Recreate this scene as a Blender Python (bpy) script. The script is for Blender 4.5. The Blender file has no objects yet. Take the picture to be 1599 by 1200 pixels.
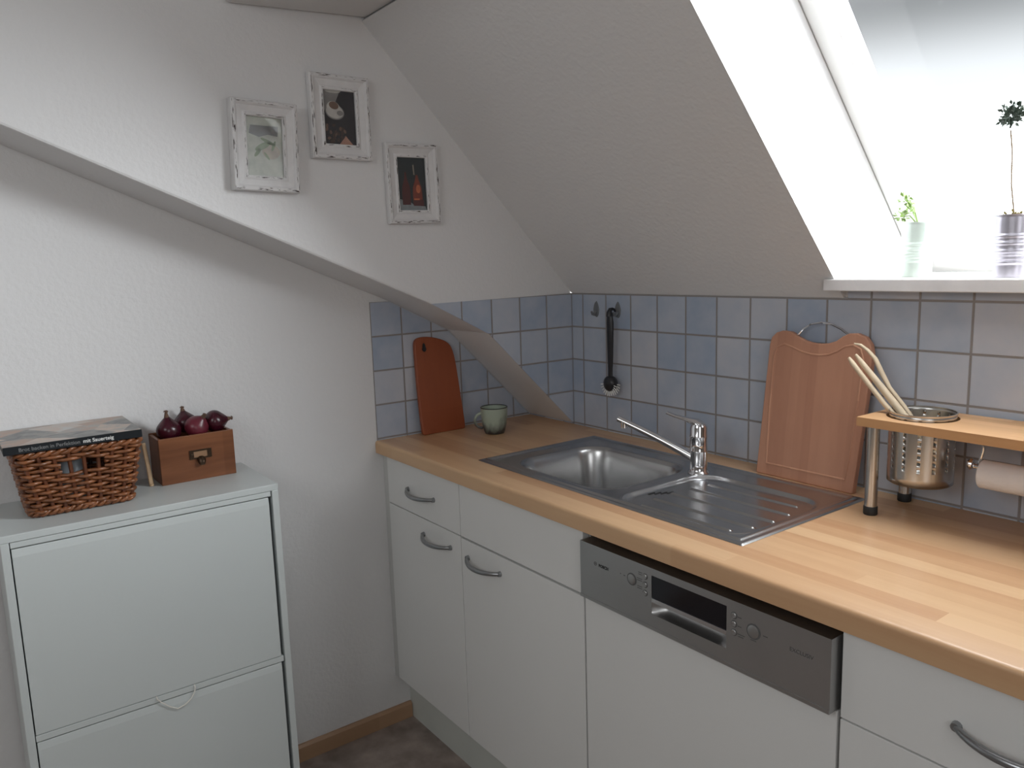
import bpy, bmesh, math, random
from mathutils import Vector, Matrix
S = bpy.context.scene
C = S.collection
random.seed(7)
PI = math.pi

# ------------------------------------------------------------------ camera
F = Vector((-0.79619734, 0.58523494, -0.15352475))
R = Vector((0.59580599, 0.80254414, -0.03062874))
U = Vector((-0.10528538, 0.11585749, 0.98767))
cd = bpy.data.cameras.new('camera'); cam = bpy.data.objects.new('camera', cd); C.objects.link(cam)
m = Matrix.Identity(4)
for i in range(3):
    m[i][0] = R[i]; m[i][1] = U[i]; m[i][2] = -F[i]
m[0][3], m[1][3], m[2][3] = 1.92229756, -1.6611537, 1.47810662
cam.matrix_world = m
cd.sensor_width = 36; cd.lens = 36 * 1221.4 / 1599; cd.clip_start = 0.02
S.camera = cam
S.view_settings.view_transform = 'Standard'; S.view_settings.look = 'None'
S.view_settings.gamma = 1; S.view_settings.exposure = 0.0; S.view_settings.use_curve_mapping = False

# ------------------------------------------------------------------ sky, daylight and added fill lights
W = bpy.data.worlds.new('sky'); S.world = W; W.use_nodes = True
nt = W.node_tree; nt.nodes.clear()
out = nt.nodes.new('ShaderNodeOutputWorld'); bg = nt.nodes.new('ShaderNodeBackground')
tc = nt.nodes.new('ShaderNodeTexCoord'); sx = nt.nodes.new('ShaderNodeSeparateXYZ')
nt.links.new(tc.outputs['Generated'], sx.inputs[0])
def mr(src, a, b, c, d):
    n = nt.nodes.new('ShaderNodeMapRange'); n.interpolation_type = 'SMOOTHSTEP'
    n.inputs[1].default_value = a; n.inputs[2].default_value = b; n.inputs[3].default_value = c; n.inputs[4].default_value = d
    nt.links.new(src, n.inputs[0]); return n.outputs[0]
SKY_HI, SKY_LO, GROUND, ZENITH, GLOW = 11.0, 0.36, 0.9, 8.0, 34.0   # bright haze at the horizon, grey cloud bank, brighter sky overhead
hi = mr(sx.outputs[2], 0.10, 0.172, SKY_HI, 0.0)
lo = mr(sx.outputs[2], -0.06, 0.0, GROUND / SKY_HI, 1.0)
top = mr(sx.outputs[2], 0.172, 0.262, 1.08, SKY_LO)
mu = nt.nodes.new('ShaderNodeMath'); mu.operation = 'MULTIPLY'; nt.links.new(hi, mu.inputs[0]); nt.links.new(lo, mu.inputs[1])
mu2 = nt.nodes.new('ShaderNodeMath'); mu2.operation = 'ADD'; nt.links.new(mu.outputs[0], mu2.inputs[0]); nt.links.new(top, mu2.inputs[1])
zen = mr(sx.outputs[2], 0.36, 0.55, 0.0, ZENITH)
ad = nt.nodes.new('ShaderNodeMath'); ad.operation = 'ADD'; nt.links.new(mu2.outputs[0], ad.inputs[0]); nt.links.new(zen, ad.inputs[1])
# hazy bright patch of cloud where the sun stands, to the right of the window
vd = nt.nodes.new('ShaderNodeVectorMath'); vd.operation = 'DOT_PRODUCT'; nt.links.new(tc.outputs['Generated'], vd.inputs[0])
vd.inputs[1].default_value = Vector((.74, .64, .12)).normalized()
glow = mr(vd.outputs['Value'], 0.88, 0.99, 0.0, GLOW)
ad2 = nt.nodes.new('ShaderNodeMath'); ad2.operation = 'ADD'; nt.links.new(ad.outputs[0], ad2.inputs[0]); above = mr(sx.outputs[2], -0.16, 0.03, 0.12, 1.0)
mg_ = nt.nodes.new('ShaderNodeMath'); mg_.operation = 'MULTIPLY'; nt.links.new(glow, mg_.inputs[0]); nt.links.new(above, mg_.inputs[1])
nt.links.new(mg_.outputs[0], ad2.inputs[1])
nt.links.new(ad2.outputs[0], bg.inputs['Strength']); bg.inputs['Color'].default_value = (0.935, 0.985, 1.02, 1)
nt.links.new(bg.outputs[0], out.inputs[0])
def area(name, loc, rot, sx_, sy_, energy, col=(1, 1, 1), portal=False):
    l = bpy.data.lights.new(name, 'AREA'); l.shape = 'RECTANGLE'; l.size = sx_; l.size_y = sy_; l.energy = energy; l.color = col
    o = bpy.data.objects.new(name, l); C.objects.link(o); o.location = loc; o.rotation_euler = rot
    if portal: l.cycles.is_portal = True
    return o
SL = math.atan2(1.05, 1.0)            # roof pitch
NV = Vector((0, 1.05, 1)).normalized() # outward roof normal
# portal in the roof window
po = area('window_portal', (1.34, -0.27 + NV.y * .345, 1.66 + NV.z * .345), (0, 0, 0), 0.8, 1.15, 1, portal=True)
po.rotation_euler = (SL * -1 + 0, 0, 0)
# added fill light behind the camera, standing in for unseen daylight
area('fill_behind_camera', (1.5, -2.985, 2.075), (PI / 4, 0, 0), 1.0, 0.8, 11, (0.97, 0.99, 1.0))

# second added fill light, at an invented gable window in the right-hand wall
area('fill_right_wall', (3.145, -1.95, 1.62), (0, PI / 2, 0), 0.9, 0.9, 7, (0.98, 0.99, 1.0))

# ------------------------------------------------------------------ materials
def newmat(name):
    mt = bpy.data.materials.new(name); mt.use_nodes = True
    return mt, mt.node_tree, mt.node_tree.nodes['Principled BSDF']
def N(t, k, **kw):
    n = t.nodes.new(k)
    for a, b in kw.items(): setattr(n, a, b)
    return n
def setin(n, **kw):
    for a, b in kw.items(): n.inputs[a.replace('_', ' ')].default_value = b
def rgba(c): return (c[0], c[1], c[2], 1)
def mat(name, col, rough=0.5, metal=0.0, noise=0.0, nscale=20, bump=0.0, bscale=60, spec=0.5, coat=0.0, stretch=(1, 1, 1)):
    mt, t, b = newmat(name)
    b.inputs['Base Color'].default_value = rgba(col); b.inputs['Roughness'].default_value = rough
    b.inputs['Metallic'].default_value = metal; b.inputs['Specular IOR Level'].default_value = spec
    b.inputs['Coat Weight'].default_value = coat
    tc = N(t, 'ShaderNodeTexCoord'); mp = N(t, 'ShaderNodeMapping'); t.links.new(tc.outputs['Object'], mp.inputs[0])
    mp.inputs['Scale'].default_value = stretch
    if noise:
        n = N(t, 'ShaderNodeTexNoise'); setin(n, Scale=nscale, Detail=5.0); t.links.new(mp.outputs[0], n.inputs['Vector'])
        r = N(t, 'ShaderNodeValToRGB'); r.color_ramp.elements[0].position = .3; r.color_ramp.elements[1].position = .7
        r.color_ramp.elements[0].color = rgba([max(0, c * (1 - noise)) for c in col]); r.color_ramp.elements[1].color = rgba([min(1, c * (1 + noise)) for c in col])
        t.links.new(n.outputs['Fac'], r.inputs[0]); t.links.new(r.outputs[0], b.inputs['Base Color'])
    if bump:
        n = N(t, 'ShaderNodeTexNoise'); setin(n, Scale=bscale, Detail=4.0); t.links.new(mp.outputs[0], n.inputs['Vector'])
        bp = N(t, 'ShaderNodeBump'); bp.inputs['Strength'].default_value = bump; bp.inputs['Distance'].default_value = 0.004
        t.links.new(n.outputs['Fac'], bp.inputs['Height']); t.links.new(bp.outputs[0], b.inputs['Normal'])
    return mt
def math_(t, op, a, b=None, c=None):
    n = N(t, 'ShaderNodeMath', operation=op)
    for i, v in enumerate((a, b, c)):
        if v is None: continue
        if isinstance(v, (int, float)): n.inputs[i].default_value = v
        else: t.links.new(v, n.inputs[i])
    return n.outputs[0]
def tile_mat(name, axis, off):
    P = 0.1056; G = 0.0035
    mt, t, b = newmat(name)
    tc = N(t, 'ShaderNodeTexCoord'); s = N(t, 'ShaderNodeSeparateXYZ'); t.links.new(tc.outputs['Object'], s.inputs[0])
    u = math_(t, 'DIVIDE', math_(t, 'SUBTRACT', s.outputs[axis], off), P)
    v = math_(t, 'DIVIDE', math_(t, 'SUBTRACT', s.outputs[2], 1.3735), P)
    def dist(x):
        f = math_(t, 'FRACT', x); return math_(t, 'MINIMUM', f, math_(t, 'SUBTRACT', 1.0, f))
    d = math_(t, 'MINIMUM', dist(u), dist(v))
    ms = N(t, 'ShaderNodeMapRange'); ms.interpolation_type = 'SMOOTHSTEP'
    ms.inputs[1].default_value = G / P * .45; ms.inputs[2].default_value = G / P * .95; t.links.new(d, ms.inputs[0])
    cv = N(t, 'ShaderNodeCombineXYZ'); t.links.new(math_(t, 'FLOOR', u), cv.inputs[0]); t.links.new(math_(t, 'FLOOR', v), cv.inputs[1])
    wn = N(t, 'ShaderNodeTexWhiteNoise', noise_dimensions='3D'); t.links.new(cv.outputs[0], wn.inputs['Vector'])
    ns = N(t, 'ShaderNodeTexNoise'); setin(ns, Scale=14.0, Detail=3.0, Roughness=.55)
    ad = N(t, 'ShaderNodeVectorMath', operation='MULTIPLY_ADD'); t.links.new(cv.outputs[0], ad.inputs[0]); ad.inputs[1].default_value = (3.7, 2.3, 1.9)
    t.links.new(tc.outputs['Object'], ad.inputs[2]); t.links.new(ad.outputs[0], ns.inputs['Vector'])
    k = math_(t, 'ADD', math_(t, 'MULTIPLY', wn.outputs['Value'], 0.62), math_(t, 'MULTIPLY', math_(t, 'SUBTRACT', ns.outputs['Fac'], .3), 0.9))
    r = N(t, 'ShaderNodeValToRGB'); e = r.color_ramp.elements
    e[0].position = .05; e[0].color = (0.345, 0.41, 0.52, 1); e[1].position = .95; e[1].color = (0.56, 0.56, 0.595, 1)
    x = e.new(.45); x.color = (0.45, 0.49, 0.565, 1)
    t.links.new(k, r.inputs[0])
    mx = N(t, 'ShaderNodeMix', data_type='RGBA'); t.links.new(ms.outputs[0], mx.inputs['Factor'])
    mx.inputs['A'].default_value = (0.27, 0.245, 0.235, 1); t.links.new(r.outputs[0], mx.inputs['B']); t.links.new(mx.outputs['Result'], b.inputs['Base Color'])
    bp = N(t, 'ShaderNodeBump'); bp.inputs['Strength'].default_value = .6; bp.inputs['Distance'].default_value = .0015
    h = math_(t, 'ADD', ms.outputs[0], math_(t, 'MULTIPLY', ns.outputs['Fac'], .25))
    t.links.new(h, bp.inputs['Height']); t.links.new(bp.outputs[0], b.inputs['Normal'])
    b.inputs['Roughness'].default_value = .34
    return mt
def wood_mat(name, c1, c2, sw=0.045, sl=0.5, rough=.42, grain=40, axis=0, amt=1.0):
    """strips of wood along an axis, each strip with its own tone"""
    mt, t, b = newmat(name)
    tc = N(t, 'ShaderNodeTexCoord'); s = N(t, 'ShaderNodeSeparateXYZ'); t.links.new(tc.outputs['Object'], s.inputs[0])
    o = [s.outputs[0], s.outputs[1], s.outputs[2]]
    L = o[axis]; oth = [o[i] for i in range(3) if i != axis]
    a = math_(t, 'FLOOR', math_(t, 'DIVIDE', math_(t, 'ADD', oth[0], math_(t, 'MULTIPLY', oth[1], 0.0 if axis == 0 else 0.001)), sw))
    sh = N(t, 'ShaderNodeTexWhiteNoise', noise_dimensions='1D'); t.links.new(a, sh.inputs['W'])
    l2 = math_(t, 'FLOOR', math_(t, 'ADD', math_(t, 'DIVIDE', L, sl), math_(t, 'MULTIPLY', sh.outputs['Value'], 5.0)))
    cv = N(t, 'ShaderNodeCombineXYZ'); t.links.new(a, cv.inputs[0]); t.links.new(l2, cv.inputs[1])
    wn = N(t, 'ShaderNodeTexWhiteNoise', noise_dimensions='3D'); t.links.new(cv.outputs[0], wn.inputs['Vector'])
    mp = N(t, 'ShaderNodeMapping'); sc = [grain] * 3; sc[axis] = grain * .07; mp.inputs['Scale'].default_value = sc
    t.links.new(tc.outputs['Object'], mp.inputs[0])
    ns = N(t, 'ShaderNodeTexNoise'); setin(ns, Scale=1.0, Detail=6.0, Roughness=.6); t.links.new(mp.outputs[0], ns.inputs['Vector'])
    k = math_(t, 'ADD', math_(t, 'MULTIPLY', wn.outputs['Value'], .6 * amt), math_(t, 'MULTIPLY', ns.outputs['Fac'], .55))
    r = N(t, 'ShaderNodeValToRGB'); e = r.color_ramp.elements
    e[0].position = .15; e[0].color = rgba(c1); e[1].position = .85; e[1].color = rgba(c2)
    t.links.new(k, r.inputs[0]); t.links.new(r.outputs[0], b.inputs['Base Color']); b.inputs['Roughness'].default_value = rough
    return mt
M = {}
M['wall'] = mat('white_wall_paint', (.735, .73, .73), .46, bump=.34, bscale=85, spec=.5)
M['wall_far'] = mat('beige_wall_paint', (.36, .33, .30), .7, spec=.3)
M['white'] = mat('white_laminate', (.76, .76, .745), .38, noise=.01, nscale=3)
M['shoe'] = mat('white_lacquer', (.585, .625, .62), .33, noise=.012, nscale=3)
M['white_edge'] = mat('white_edge', (.6, .6, .58), .5)
M['plinth'] = mat('grey_plinth', (.60, .62, .58), .5, noise=.03, nscale=6)
M['counter'] = wood_mat('beech_worktop', (.49, .262, .135), (.66, .43, .245), .042, .55, .33, 38)
M['baseboard'] = wood_mat('pine_skirting', (.36, .215, .125), (.50, .32, .20), .3, .8, .45, 30, 1)
M['floor'] = mat('mottled_vinyl', (.30, .245, .215), .5, noise=.32, nscale=14, spec=.4)
M['ceil'] = mat('ceiling_paint', (.72, .715, .71), .7, bump=.25, bscale=85, spec=.3)
M['tile_b'] = tile_mat('blue_tile_back', 0, 0.0547)
M['tile_l'] = tile_mat('blue_tile_left', 1, -0.1062)
M['tile_r'] = tile_mat('blue_tile_recess', 1, -0.177)
M['sill'] = mat('white_stone_sill', (.70, .67, .66), .3, noise=.06, nscale=18)
M['winframe'] = mat('white_window_lacquer', (.82, .82, .80), .35)
M['reveal'] = mat('white_reveal', (.82, .82, .80), .6, spec=.3)
M['seal'] = mat('grey_rubber_seal', (.35, .34, .32), .6)
def pane_mat(name, tint=(1, 1, 1), fr=.035):
    mt = bpy.data.materials.new(name); mt.use_nodes = True; t = mt.node_tree; t.nodes.clear()
    o = N(t, 'ShaderNodeOutputMaterial'); a = N(t, 'ShaderNodeBsdfTransparent'); g = N(t, 'ShaderNodeBsdfGlossy'); g.inputs['Roughness'].default_value = .02
    a.inputs[0].default_value = rgba(tint)
    f = N(t, 'ShaderNodeLayerWeight'); f.inputs[0].default_value = .5; mx = N(t, 'ShaderNodeMixShader')
    t.links.new(math_(t, 'MULTIPLY_ADD', math_(t, 'POWER', f.outputs['Facing'], 5.0), .30 if fr > .02 else .05, fr), mx.inputs[0]); t.links.new(a.outputs[0], mx.inputs[1]); t.links.new(g.outputs[0], mx.inputs[2]); t.links.new(mx.outputs[0], o.inputs[0])
    return mt
M['pane'] = pane_mat('window_glass', fr=.010); M['picglass'] = pane_mat('picture_glass')
M['steel'] = mat('brushed_sink_steel', (.50, .50, .50), .27, 1.0, noise=.05, nscale=6, bump=.02, bscale=300)
M['basin'] = M['steel']
M['chrome'] = mat('chrome', (.78, .78, .80), .06, 1.0)
M['brushed'] = mat('brushed_steel', (.58, .57, .55), .27, 1.0, bump=.03, bscale=400, stretch=(1, 1, .05))
M['dwsteel'] = mat('dishwasher_steel', (.46, .46, .46), .38, 1.0, noise=.03, nscale=8)
M['dwdark'] = mat('dark_recess', (.012, .012, .013), .4)
M['display'] = mat('black_display', (.006, .006, .010), .12)
M['ink'] = mat('black_print', (.03, .03, .03), .5)
M['inkg'] = mat('grey_print', (.12, .12, .12), .5)
M['btn'] = mat('button_steel', (.66, .66, .68), .25, 1.0)
M['handle'] = mat('grey_metal_handle', (.33, .34, .35), .28, .9)
M['black'] = mat('black_plastic', (.015, .015, .018), .35)
M['rubber'] = mat('black_rubber', (.02, .02, .02), .6)
M['bristle'] = mat('white_bristle', (.85, .84, .80), .6)
M['hook'] = mat('clear_grey_hook', (.16, .17, .18), .3)
M['board1'] = wood_mat('red_brown_board', (.22, .048, .016), (.38, .10, .034), .05, .6, .4, 26, 2, .6)
M['board2'] = wood_mat('bamboo_board', (.42, .195, .12), (.56, .285, .18), .022, 3.0, .45, 45, 2, .55)
M['groove'] = wood_mat('bamboo_groove', (.44, .21, .13), (.60, .32, .20), .022, .5, .45, 45, 2, .8)
M['shelf'] = wood_mat('shelf_wood', (.50, .27, .12), (.66, .39, .20), .03, .6, .38, 38)
M['spoon'] = mat('pale_beech', (.66, .53, .37), .5, noise=.08, nscale=30)
M['paper'] = mat('white_paper_roll', (.80, .76, .74), .85, bump=.3, bscale=120)
M['mug'] = None
M['box'] = wood_mat('stained_box_wood', (.13, .042, .016), (.46, .19, .08), .2, .6, .36, 30, 1, .25)
M['brass'] = mat('aged_brass', (.09, .06, .04), .35, .9)
M['card'] = mat('box_label_card', (.30, .17, .09), .6)
M['onion'] = mat('red_onion_dark', (.045, .005, .012), .25, noise=.45, nscale=30, stretch=(1, 1, .2))
M['onion2'] = mat('red_onion_light', (.125, .015, .028), .32, noise=.3, nscale=30, stretch=(1, 1, .2))
M['onionneck'] = mat('onion_dry_neck', (.13, .075, .05), .8, noise=.4, nscale=60)
M['wicker'] = mat('brown_wicker', (.22, .080, .030), .30, noise=.40, nscale=40)
M['wicker2'] = mat('dark_wicker', (.12, .040, .018), .42, noise=.35, nscale=40)
M['spine'] = mat('black_book_spine', (.008, .011, .014), .35)
M['pages'] = mat('book_pages', (.6, .57, .5), .8)
M['tan'] = mat('tan_wood_stick', (.50, .34, .20), .6, noise=.15, nscale=40)
M['cord'] = mat('white_cord', (.78, .76, .70), .7)
M['galv'] = mat('galvanised_metal', (.52, .50, .56), .32, .85, noise=.1, nscale=20)
M['galv2'] = mat('white_enamel_pot', (.55, .62, .56), .35, .4, noise=.1, nscale=20)
M['leaf'] = mat('green_leaf', (.16, .26, .05), .5, noise=.3, nscale=50)
M['leaf2'] = mat('dark_topiary_leaf', (.05, .07, .05), .6, noise=.3, nscale=50)
M['soil'] = mat('dry_moss', (.26, .22, .08), .9, noise=.4, nscale=80)
M['stem'] = mat('brown_stem', (.16, .11, .06), .8)
M['glassjar'] = mat('grey_blue_glass', (.42, .46, .50), .15)
def chip_mat(name, st):
    mt, t, b = newmat(name)
    tc = N(t, 'ShaderNodeTexCoord'); mp = N(t, 'ShaderNodeMapping'); mp.inputs['Scale'].default_value = st
    t.links.new(tc.outputs['Object'], mp.inputs[0]); n = N(t, 'ShaderNodeTexNoise'); setin(n, Scale=1.0, Detail=2.0, Roughness=.6)
    t.links.new(mp.outputs[0], n.inputs['Vector'])
    r = N(t, 'ShaderNodeValToRGB'); e = r.color_ramp.elements; e[0].position = .56; e[0].color = (.70, .69, .69, 1); e[1].position = .60; e[1].color = (.045, .03, .025, 1)
    t.links.new(n.outputs['Fac'], r.inputs[0]); t.links.new(r.outputs[0], b.inputs['Base Color']); b.inputs['Roughness'].default_value = .5
    return mt
M['frame'] = mat('white_distressed_paint', (.70, .69, .69), .5, noise=.04, nscale=40)
M['chip_v'] = chip_mat('chipped_paint_upright', (500, 420, 42))
M['chip_h'] = chip_mat('chipped_paint_level', (500, 42, 420))
def mug_mat():
    mt, t, b = newmat('green_grey_glaze')
    tc = N(t, 'ShaderNodeTexCoord'); s = N(t, 'ShaderNodeSeparateXYZ'); t.links.new(tc.outputs['Object'], s.inputs[0])
    n = N(t, 'ShaderNodeTexNoise'); setin(n, Scale=28.0, Detail=4.0); mp = N(t, 'ShaderNodeMapping'); mp.inputs['Scale'].default_value = (1, 1, .5)
    t.links.new(tc.outputs['Object'], mp.inputs[0]); t.links.new(mp.outputs[0], n.inputs['Vector'])
    k = math_(t, 'ADD', math_(t, 'MULTIPLY', s.outputs[2], 12.0), math_(t, 'MULTIPLY', math_(t, 'SUBTRACT', n.outputs['Fac'], .5), 1.3))
    r = N(t, 'ShaderNodeValToRGB'); e = r.color_ramp.elements; e[0].position = .15; e[0].color = (.05, .045, .045, 1); e[1].position = .62; e[1].color = (.36, .42, .34, 1)
    t.links.new(k, r.inputs[0]); t.links.new(r.outputs[0], b.inputs['Base Color']); b.inputs['Roughness'].default_value = .3
    return mt
M['mug'] = mug_mat(); M['mugrim'] = mat('dark_glaze_rim', (.03, .03, .03), .3)

# ------------------------------------------------------------------ mesh builder
class MB:
    def __init__(s): s.v = []; s.f = []; s.m = []; s.mi = 0
    def add(s, vs, fs):
        o = len(s.v); s.v += [tuple(v) for v in vs]
        for f in fs: s.f.append([o + i for i in f]); s.m.append(s.mi)
        return s
    def box(s, x0, x1, y0, y1, z0, z1):
        if x0 > x1: x0, x1 = x1, x0
        if y0 > y1: y0, y1 = y1, y0
        if z0 > z1: z0, z1 = z1, z0
        return s.add([(x0, y0, z0), (x1, y0, z0), (x1, y1, z0), (x0, y1, z0), (x0, y0, z1), (x1, y0, z1), (x1, y1, z1), (x0, y1, z1)],
                     [(0, 3, 2, 1), (4, 5, 6, 7), (0, 1, 5, 4), (1, 2, 6, 5), (2, 3, 7, 6), (3, 0, 4, 7)])
    def prism(s, pts, a, b, axis=0):
        """extrude 2-D polygon along an axis; pts are the other two coordinates in order"""
        def P(p, t):
            return [(t, p[0], p[1]), (p[0], t, p[1]), (p[0], p[1], t)][axis]
        n = len(pts); vs = [P(p, a) for p in pts] + [P(p, b) for p in pts]
        fs = [list(range(n))[::-1], list(range(n, 2 * n))] + [(i, (i + 1) % n, n + (i + 1) % n, n + i) for i in range(n)]
        return s.add(vs, fs)
    def tube(s, pts, r, n=8, cap=True, flat=None):
        """tube through points; r number or list; flat=(vector, factor) squashes the section"""
        pts = [Vector(p) for p in pts]; k = len(pts)
        rs = r if isinstance(r, (list, tuple)) else [r] * k
        T = [(pts[min(i + 1, k - 1)] - pts[max(i - 1, 0)]).normalized() for i in range(k)]
        up = Vector((0, 0, 1)) if abs(T[0].z) < .9 else Vector((1, 0, 0))
        a = T[0].cross(up).normalized(); vs = []
        for i in range(k):
            a = (a - T[i] * a.dot(T[i])).normalized(); b = T[i].cross(a)
            for j in range(n):
                th = 2 * PI * j / n; d = a * math.cos(th) * rs[i] + b * math.sin(th) * rs[i]
                if flat: fv = Vector(flat[0]).normalized(); d = d - fv * d.dot(fv) * (1 - flat[1])
                vs.append(pts[i] + d)
        fs = [(i * n + j, i * n + (j + 1) % n, (i + 1) * n + (j + 1) % n, (i + 1) * n + j) for i in range(k - 1) for j in range(n)]
        if cap: fs += [list(range(n))[::-1], list(range((k - 1) * n, k * n))]
        return s.add(vs, fs)
    def lathe(s, prof, c=(0, 0, 0), n=32, sc=(1, 1), rot=None, closed=False):
        """prof: (radius, z) list"""
        vs = []; k = len(prof)
        for (r, z) in prof:
            for j in range(n):
                th = 2 * PI * j / n; v = Vector((r * math.cos(th) * sc[0], r * math.sin(th) * sc[1], z))
                if rot is not None: v = rot @ v
                vs.append(v + Vector(c))
        fs = [(i * n + j, i * n + (j + 1) % n, (i + 1) * n + (j + 1) % n, (i + 1) * n + j) for i in range(k - 1) for j in range(n)]
        if closed: fs += [((k - 1) * n + j, (k - 1) * n + (j + 1) % n, (j + 1) % n, j) for j in range(n)]
        else: fs += [list(range(n))[::-1], list(range((k - 1) * n, k * n))]
        return s.add(vs, fs)
    def build(s, name, mats, parent=None, bevel=0, smooth=False, ang=35, segs=2, merge=0):
        me = bpy.data.meshes.new(name); me.from_pydata(s.v, [], s.f)
        if not isinstance(mats, (list, tuple)): mats = [mats]
        for x in mats: me.materials.append(x)
        for p, i in zip(me.polygons, s.m): p.material_index = i
        bm = bmesh.new(); bm.from_mesh(me)
        if merge: bmesh.ops.remove_doubles(bm, verts=bm.verts[:], dist=merge)
        bmesh.ops.recalc_face_normals(bm, faces=bm.faces[:]); bm.to_mesh(me); bm.free()
        if smooth:
            for p in me.polygons: p.use_smooth = True
            me.set_sharp_from_angle(angle=math.radians(ang))
        o = bpy.data.objects.new(name, me); C.objects.link(o)
        if parent is not None:
            o.parent = parent; o.matrix_parent_inverse = Matrix.Translation(-Vector(parent.location)) if parent.type == 'EMPTY' and parent.rotation_euler.z == 0 else Matrix.Identity(4)
            if parent.type == 'MESH': o.matrix_parent_inverse = Matrix.Identity(4)
        if bevel:
            b = o.modifiers.new('bevel', 'BEVEL'); b.width = bevel; b.segments = segs; b.limit_method = 'ANGLE'; b.angle_limit = math.radians(40)
            b.harden_normals = False
        return o
def thing(name, label, cat, loc=(0, 0, 0), group=None):
    o = bpy.data.objects.new(name, None); C.objects.link(o); o.location = loc; o.empty_display_size = .05
    o['label'] = label; o['category'] = cat
    if group: o['group'] = group
    return o
def tag(o, label, cat, group=None):
    o['label'] = label; o['category'] = cat
    if group: o['group'] = group
    return o
def struct(o, label=None, cat=None):
    o['kind'] = 'structure'
    if label: o['label'] = label
    if cat: o['category'] = cat
    return o
def text_mesh(body, size, name, material, parent, xdir, ydir, origin, extr=.0004, bold=0.0, label=None):
    cu = bpy.data.curves.new(name, 'FONT'); cu.body = body; cu.size = size; cu.extrude = extr; cu.offset = bold
    ob = bpy.data.objects.new(name, cu); C.objects.link(ob)
    dg = bpy.context.evaluated_depsgraph_get(); me = bpy.data.meshes.new_from_object(ob.evaluated_get(dg))
    bpy.data.objects.remove(ob); bpy.data.curves.remove(cu)
    xd = Vector(xdir).normalized(); yd = Vector(ydir).normalized(); zd = xd.cross(yd); o0 = Vector(origin)
    for v in me.vertices: v.co = o0 + xd * v.co.x + yd * v.co.y + zd * v.co.z
    me.materials.clear(); me.materials.append(material); me.name = name
    o = bpy.data.objects.new(name, me); C.objects.link(o); o.parent = parent
    if parent.type == 'EMPTY': o.matrix_parent_inverse = Matrix.Translation(-Vector(parent.location))
    if label: o['label'] = label
    return o

# ------------------------------------------------------------------ the room
RX = 0.239; ZC = .946
XR, YF, ZH = 3.2, -3.4, 2.5
struct(MB().box(-.6, XR + .2, YF - .2, .45, -.12, 0).build('floor', M['floor']), 'mottled grey brown vinyl floor', 'floor')
struct(MB().box(-RX - .25, -RX, YF - .2, .42, 0, 2.7).build('wall_left', M['wall']), 'recessed white plaster wall below the sloping overhang', 'wall')
sf = [(0.0, .9475), (-.327, 1.270), (-.53, 1.3715), (-1.506, 1.784), (-3.2, 2.503)]
up = MB().prism(sf + [(-3.6, 2.503), (-3.6, 2.7), (0.0, 2.7)], -RX, 0, 0)
struct(up.build('wall_left', M['wall'], bevel=.006), 'white overhanging upper wall with slanted underside', 'wall')
struct(MB().box(-RX - .25, XR + .2, .004, .42, 0, 1.376).build('wall_back', M['wall']), 'low knee wall behind the worktop', 'wall')
struct(MB().box(XR, XR + .2, YF - .2, .42, 0, 2.7).build('wall_right', M['wall_far']), 'plain beige side wall', 'wall')
struct(MB().box(-RX, XR, YF - .2, YF, 0, 2.7).build('wall_front', M['wall_far']), 'plain beige wall behind the viewer', 'wall')
struct(MB().prism([(-2.6, 2.502), (-3.398, 1.704), (-3.398, 2.502)], 0.0, XR, 0).build('ceiling', M['ceil']), 'sloped white ceiling behind the viewer', 'ceiling')
w2 = MB(); c45 = math.sqrt(.5)
def s45(u, d): return (-3.0 + u * c45 + d * c45, 2.102 + u * c45 - d * c45)   # along the slope, into the room
for (xa, xb, ua, ub) in ((.9, .96, -.48, .48), (2.04, 2.10, -.48, .48), (.96, 2.04, .42, .48), (.96, 2.04, -.48, -.42)):
    w2.prism([s45(ua, .001), s45(ub, .001), s45(ub, .03), s45(ua, .03)], xa, xb, 0)
w2o = struct(w2.build('added_window_2', M['winframe']), 'added white framed roof window for the fill light behind the viewer', 'window')  # unseen window and blind, added to go with the overhead fill light
bl = MB().prism([s45(-.42, .004), s45(.42, .004), s45(.42, .008), s45(-.42, .008)], .96, 2.04, 0).build('added_blind', M['winframe'], w2o)
w3 = MB()
for a in ((-2.45, -2.39, 1.12, 2.12), (-1.51, -1.45, 1.12, 2.12), (-2.39, -1.51, 1.12, 1.18), (-2.39, -1.51, 2.06, 2.12)): w3.box(XR - .03, XR - .001, a[0], a[1], a[2], a[3])
w3o = struct(w3.build('added_window_3', M['winframe']), 'added white framed gable window for the fill light in the right wall', 'window')  # invented window and blind, put in to carry the side fill light
MB().box(XR - .008, XR - .004, -2.39, -1.51, 1.18, 2.06).build('added_blind', M['winframe'], w3o)
# sloped ceiling with the roof window opening (solid, 0.30 thick)
s0 = (0.0, 1.376); s1 = (-.69, 2.101); o1 = (s1[0] + NV.y * .3, s1[1] + NV.z * .3); o0 = (.414, 1.376)
OX0, OX1 = .94, 1.74
def on_slope(s, d=0.0):
    dy, dz = -math.cos(SL), math.sin(SL)
    return (dy * s + NV.y * d, 1.377 + dz * s + NV.z * d)
ST = .95
cs = MB()
cs.prism([s0, s1, o1, o0], 0.0, OX0, 0).prism([s0, s1, o1, o0], OX1, XR, 0)
cs.prism([on_slope(ST), s1, o1, on_slope(ST, .3)], OX0, OX1, 0)
struct(cs.build('ceiling', M['wall']), 'sloped white ceiling above the sink wall', 'ceiling')
struct(MB().prism([(-.685, 2.108), (-1.04, 2.088), (-1.04, 2.7), (-.40, 2.7), (-.473, 2.3)], 0.0, XR, 0).build('ceiling', M['ceil'], bevel=.012), 'low white ceiling strip above the picture frames', 'ceiling')
struct(MB().box(-.0, XR, YF, -1.04, ZH, 2.7).build('ceiling', M['ceil']), 'flat white ceiling', 'ceiling')
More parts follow.
